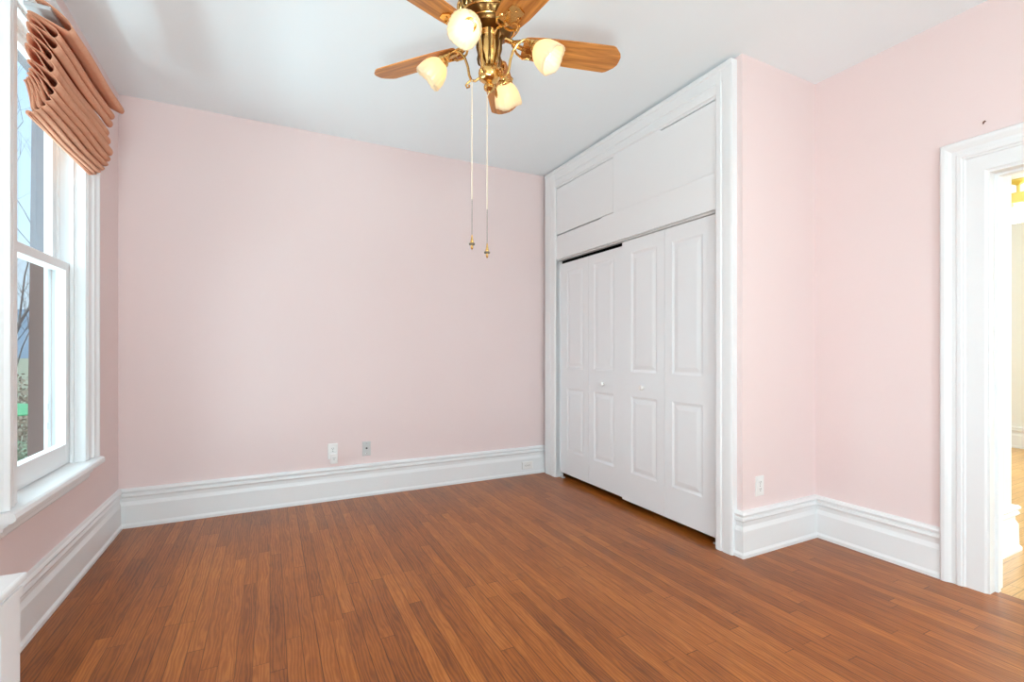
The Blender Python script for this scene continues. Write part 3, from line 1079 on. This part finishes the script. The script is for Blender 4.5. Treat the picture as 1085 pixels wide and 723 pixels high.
for i in range(26):
    y = RY0 + 0.12 + i * 0.0395
    m.box(RX - 0.016, RX - 0.010, y, y + 0.014, 0.09, RZT - 0.11)
for i in range(9):
    z = 0.11 + i * 0.045
    m.box(RX - 0.016, RX - 0.011, RY0 + 0.10, RY1 - 0.105, z, z + 0.012)
m.build('grille', M_WHITE, rc, rc.location)
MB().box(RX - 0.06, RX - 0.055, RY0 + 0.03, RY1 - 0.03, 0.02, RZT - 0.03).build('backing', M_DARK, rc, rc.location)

# ------------------------------------------------------------------ room beyond the doorway
struct(MB().box(XR + 0.07, 8.5, -2.5, 4.2, -0.08, -0.0005).build('floor_far_room', M_FARFL))
struct(MB().box(XR + 0.14, 8.5, -2.5, 4.2, H, H + 0.1).build('ceiling_far_room', M_CEIL))
struct(MB().box(8.30, 8.45, -2.5, 4.2, 0, H).build('wall_far_room_east', M_FARW))
struct(MB().box(3.335, 4.03, 1.20, 4.2, 0, H).build('wall_far_room_return', M_FARW))
struct(MB().box(4.03, 8.3, 4.05, 4.2, 0, H).build('wall_far_room_north', M_FARW))
struct(MB().box(XR + 0.14, 8.3, -2.5, -2.4, 0, H).build('wall_far_room_south', M_FARW))
struct(MB().sweep([(3.335, 1.20), (4.03, 1.20), (4.03, 4.05)], [(o * 1.25, h * 1.03) for o, h in BASE], flat, -1).build('baseboard_far_room_return', M_WHITE))
struct(MB().sweep([(8.30, -2.4), (8.30, 4.05)], BASE, flat, 1).build('baseboard_far_room_east', M_WHITE))
fl = thing('ceiling_light', (6.82, 1.98, H), 'brass ceiling light with white glass shades seen through the doorway', 'ceiling light')
MB().lathe([(0.0001, 0), (0.07, 0), (0.07, -0.02), (0.02, -0.05), (0.014, -0.06), (0.014, -0.15), (0.06, -0.165), (0.20, -0.17), (0.22, -0.20), (0.22, -0.275), (0.15, -0.29), (0.03, -0.30), (0.0001, -0.33)],
           (6.82, 1.98, H), (0, 0, 1), 32).build('brass_pan', mat('lamp_brass', (0.90, 0.70, 0.22), 0.3, 0.6), fl, fl.location, smooth=True)
for k in range(4):
    th = math.radians(20 + 90 * k)
    c = (6.82 + 0.16 * math.cos(th), 1.98 + 0.16 * math.sin(th), H - 0.27)
    MB().lathe([(0.0001, 0), (0.03, 0), (0.035, -0.02), (0.06, -0.06), (0.075, -0.10), (0.06, -0.13), (0.0001, -0.14)], c, (0, 0, 1), 20).build(
        'glass_shade', M_FARBULB, fl, fl.location, smooth=True)

# ------------------------------------------------------------------ outdoors, seen through the left window
GZ = -2.6
struct(MB().box(-400, XL - 0.6, -60, 500, GZ - 0.3, GZ).build('ground', M_GROUND))
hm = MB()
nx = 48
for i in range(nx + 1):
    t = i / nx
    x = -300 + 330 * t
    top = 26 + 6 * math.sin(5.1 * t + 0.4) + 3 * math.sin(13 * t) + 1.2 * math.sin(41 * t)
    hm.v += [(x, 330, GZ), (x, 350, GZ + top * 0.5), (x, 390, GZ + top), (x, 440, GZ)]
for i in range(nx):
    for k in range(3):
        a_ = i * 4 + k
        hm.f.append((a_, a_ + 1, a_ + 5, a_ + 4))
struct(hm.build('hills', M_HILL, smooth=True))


def tree(loc, h, seed, label, spread=0.55, depth=5):
    rnd = random.Random(seed)
    mb = MB()

    def br(p, d, L, r, lev):
        pts = [p]
        q = p
        dd = d
        for i in range(3):
            dd = (dd + Vector((rnd.uniform(-.16, .16), rnd.uniform(-.16, .16), rnd.uniform(-.04, .12)))).normalized()
            q = q + dd * (L / 3)
            pts.append(q)
        mb.tube(pts, [r, r * 0.85, r * 0.72, r * 0.55], 5 if lev > 1 else 8)
        if lev < depth:
            for k in range(3):
                st = pts[rnd.choice((2, 3, 3))]
                nd = (dd + Vector((rnd.uniform(-1, 1), rnd.uniform(-1, 1), rnd.uniform(-.2, .5))) * spread * 1.5).normalized()
                br(st, nd, L * rnd.uniform(.6, .8), r * 0.52, lev + 1)
    br(Vector(loc), Vector((0, 0, 1)), h * 0.36, h * 0.008, 0)
    o = mb.build('bare_tree', M_BARK, None, loc, smooth=True)
    return tag(o, label, 'tree')


tree((-5.75, 15.6, GZ), 11.5, 3, 'tall bare winter tree with branches across the upper window pane')
tree((-9.6, 27.0, GZ), 7.4, 8, 'lower bare tree behind the green umbrella, against the distant hill')


def leafy(name, c, r, rz, seed, mt, label, n=900, leafs=0.10):
    rnd = random.Random(seed)
    mb = MB()
    for i in range(n):
        u = Vector((rnd.gauss(0, 1), rnd.gauss(0, 1), rnd.gauss(0, 1))).normalized() * (rnd.random() ** 0.4)
        p = Vector((c[0] + u.x * r, c[1] + u.y * r, c[2] + rz * (0.5 + 0.5 * u.z)))
        a1 = Vector((rnd.uniform(-1, 1), rnd.uniform(-1, 1), rnd.uniform(-1, 1))).normalized()
        a2 = a1.orthogonal().normalized()
        s = leafs * rnd.uniform(0.6, 1.4)
        mb.add([p - a1 * s, p + a2 * s * 0.45, p + a1 * s, p - a2 * s * 0.45], [(0, 1, 2, 3)])
    o = mb.build(name, mt, None, c, recalc=False)
    return tag(o, label, 'shrub')


leafy('shrub', (-4.9, 13.6, GZ), 1.7, 1.9, 5, M_BUSH, 'grey green shrub low outside the window below the umbrella', 5000, 0.05)
leafy('brush_thicket', (-9.3, 23.0, GZ), 3.6, 3.1, 6, M_TWIG, 'brown winter brush beyond the green umbrella outside the window', 7000, 0.07)
um = thing('patio_umbrella', (-4.05, 10.9, GZ), 'bright green patio umbrella seen through the lower window pane', 'umbrella')
m = MB()
m.lathe_open([(0.02, 2.92), (0.30, 2.89), (0.62, 2.84), (0.90, 2.78)], (-4.05, 10.9, GZ), (0, 0, 1), 8)
cn = m.build('canopy', M_GREEN, um, um.location, recalc=False)
sd = cn.modifiers.new('thickness', 'SOLIDIFY')
sd.thickness = 0.02
MB().tube([(-4.05, 10.9, GZ), (-4.05, 10.9, GZ + 2.96)], 0.03, 10).build('pole', M_BROWN, um, um.location, smooth=True)
MB().lathe([(0.0001, 0.12), (0.05, 0.12), (0.24, 0.05), (0.28, 0.0), (0.0001, 0.0)], (-4.05, 10.9, GZ), (0, 0, 1), 20).build('base', M_BROWN, um, um.location)
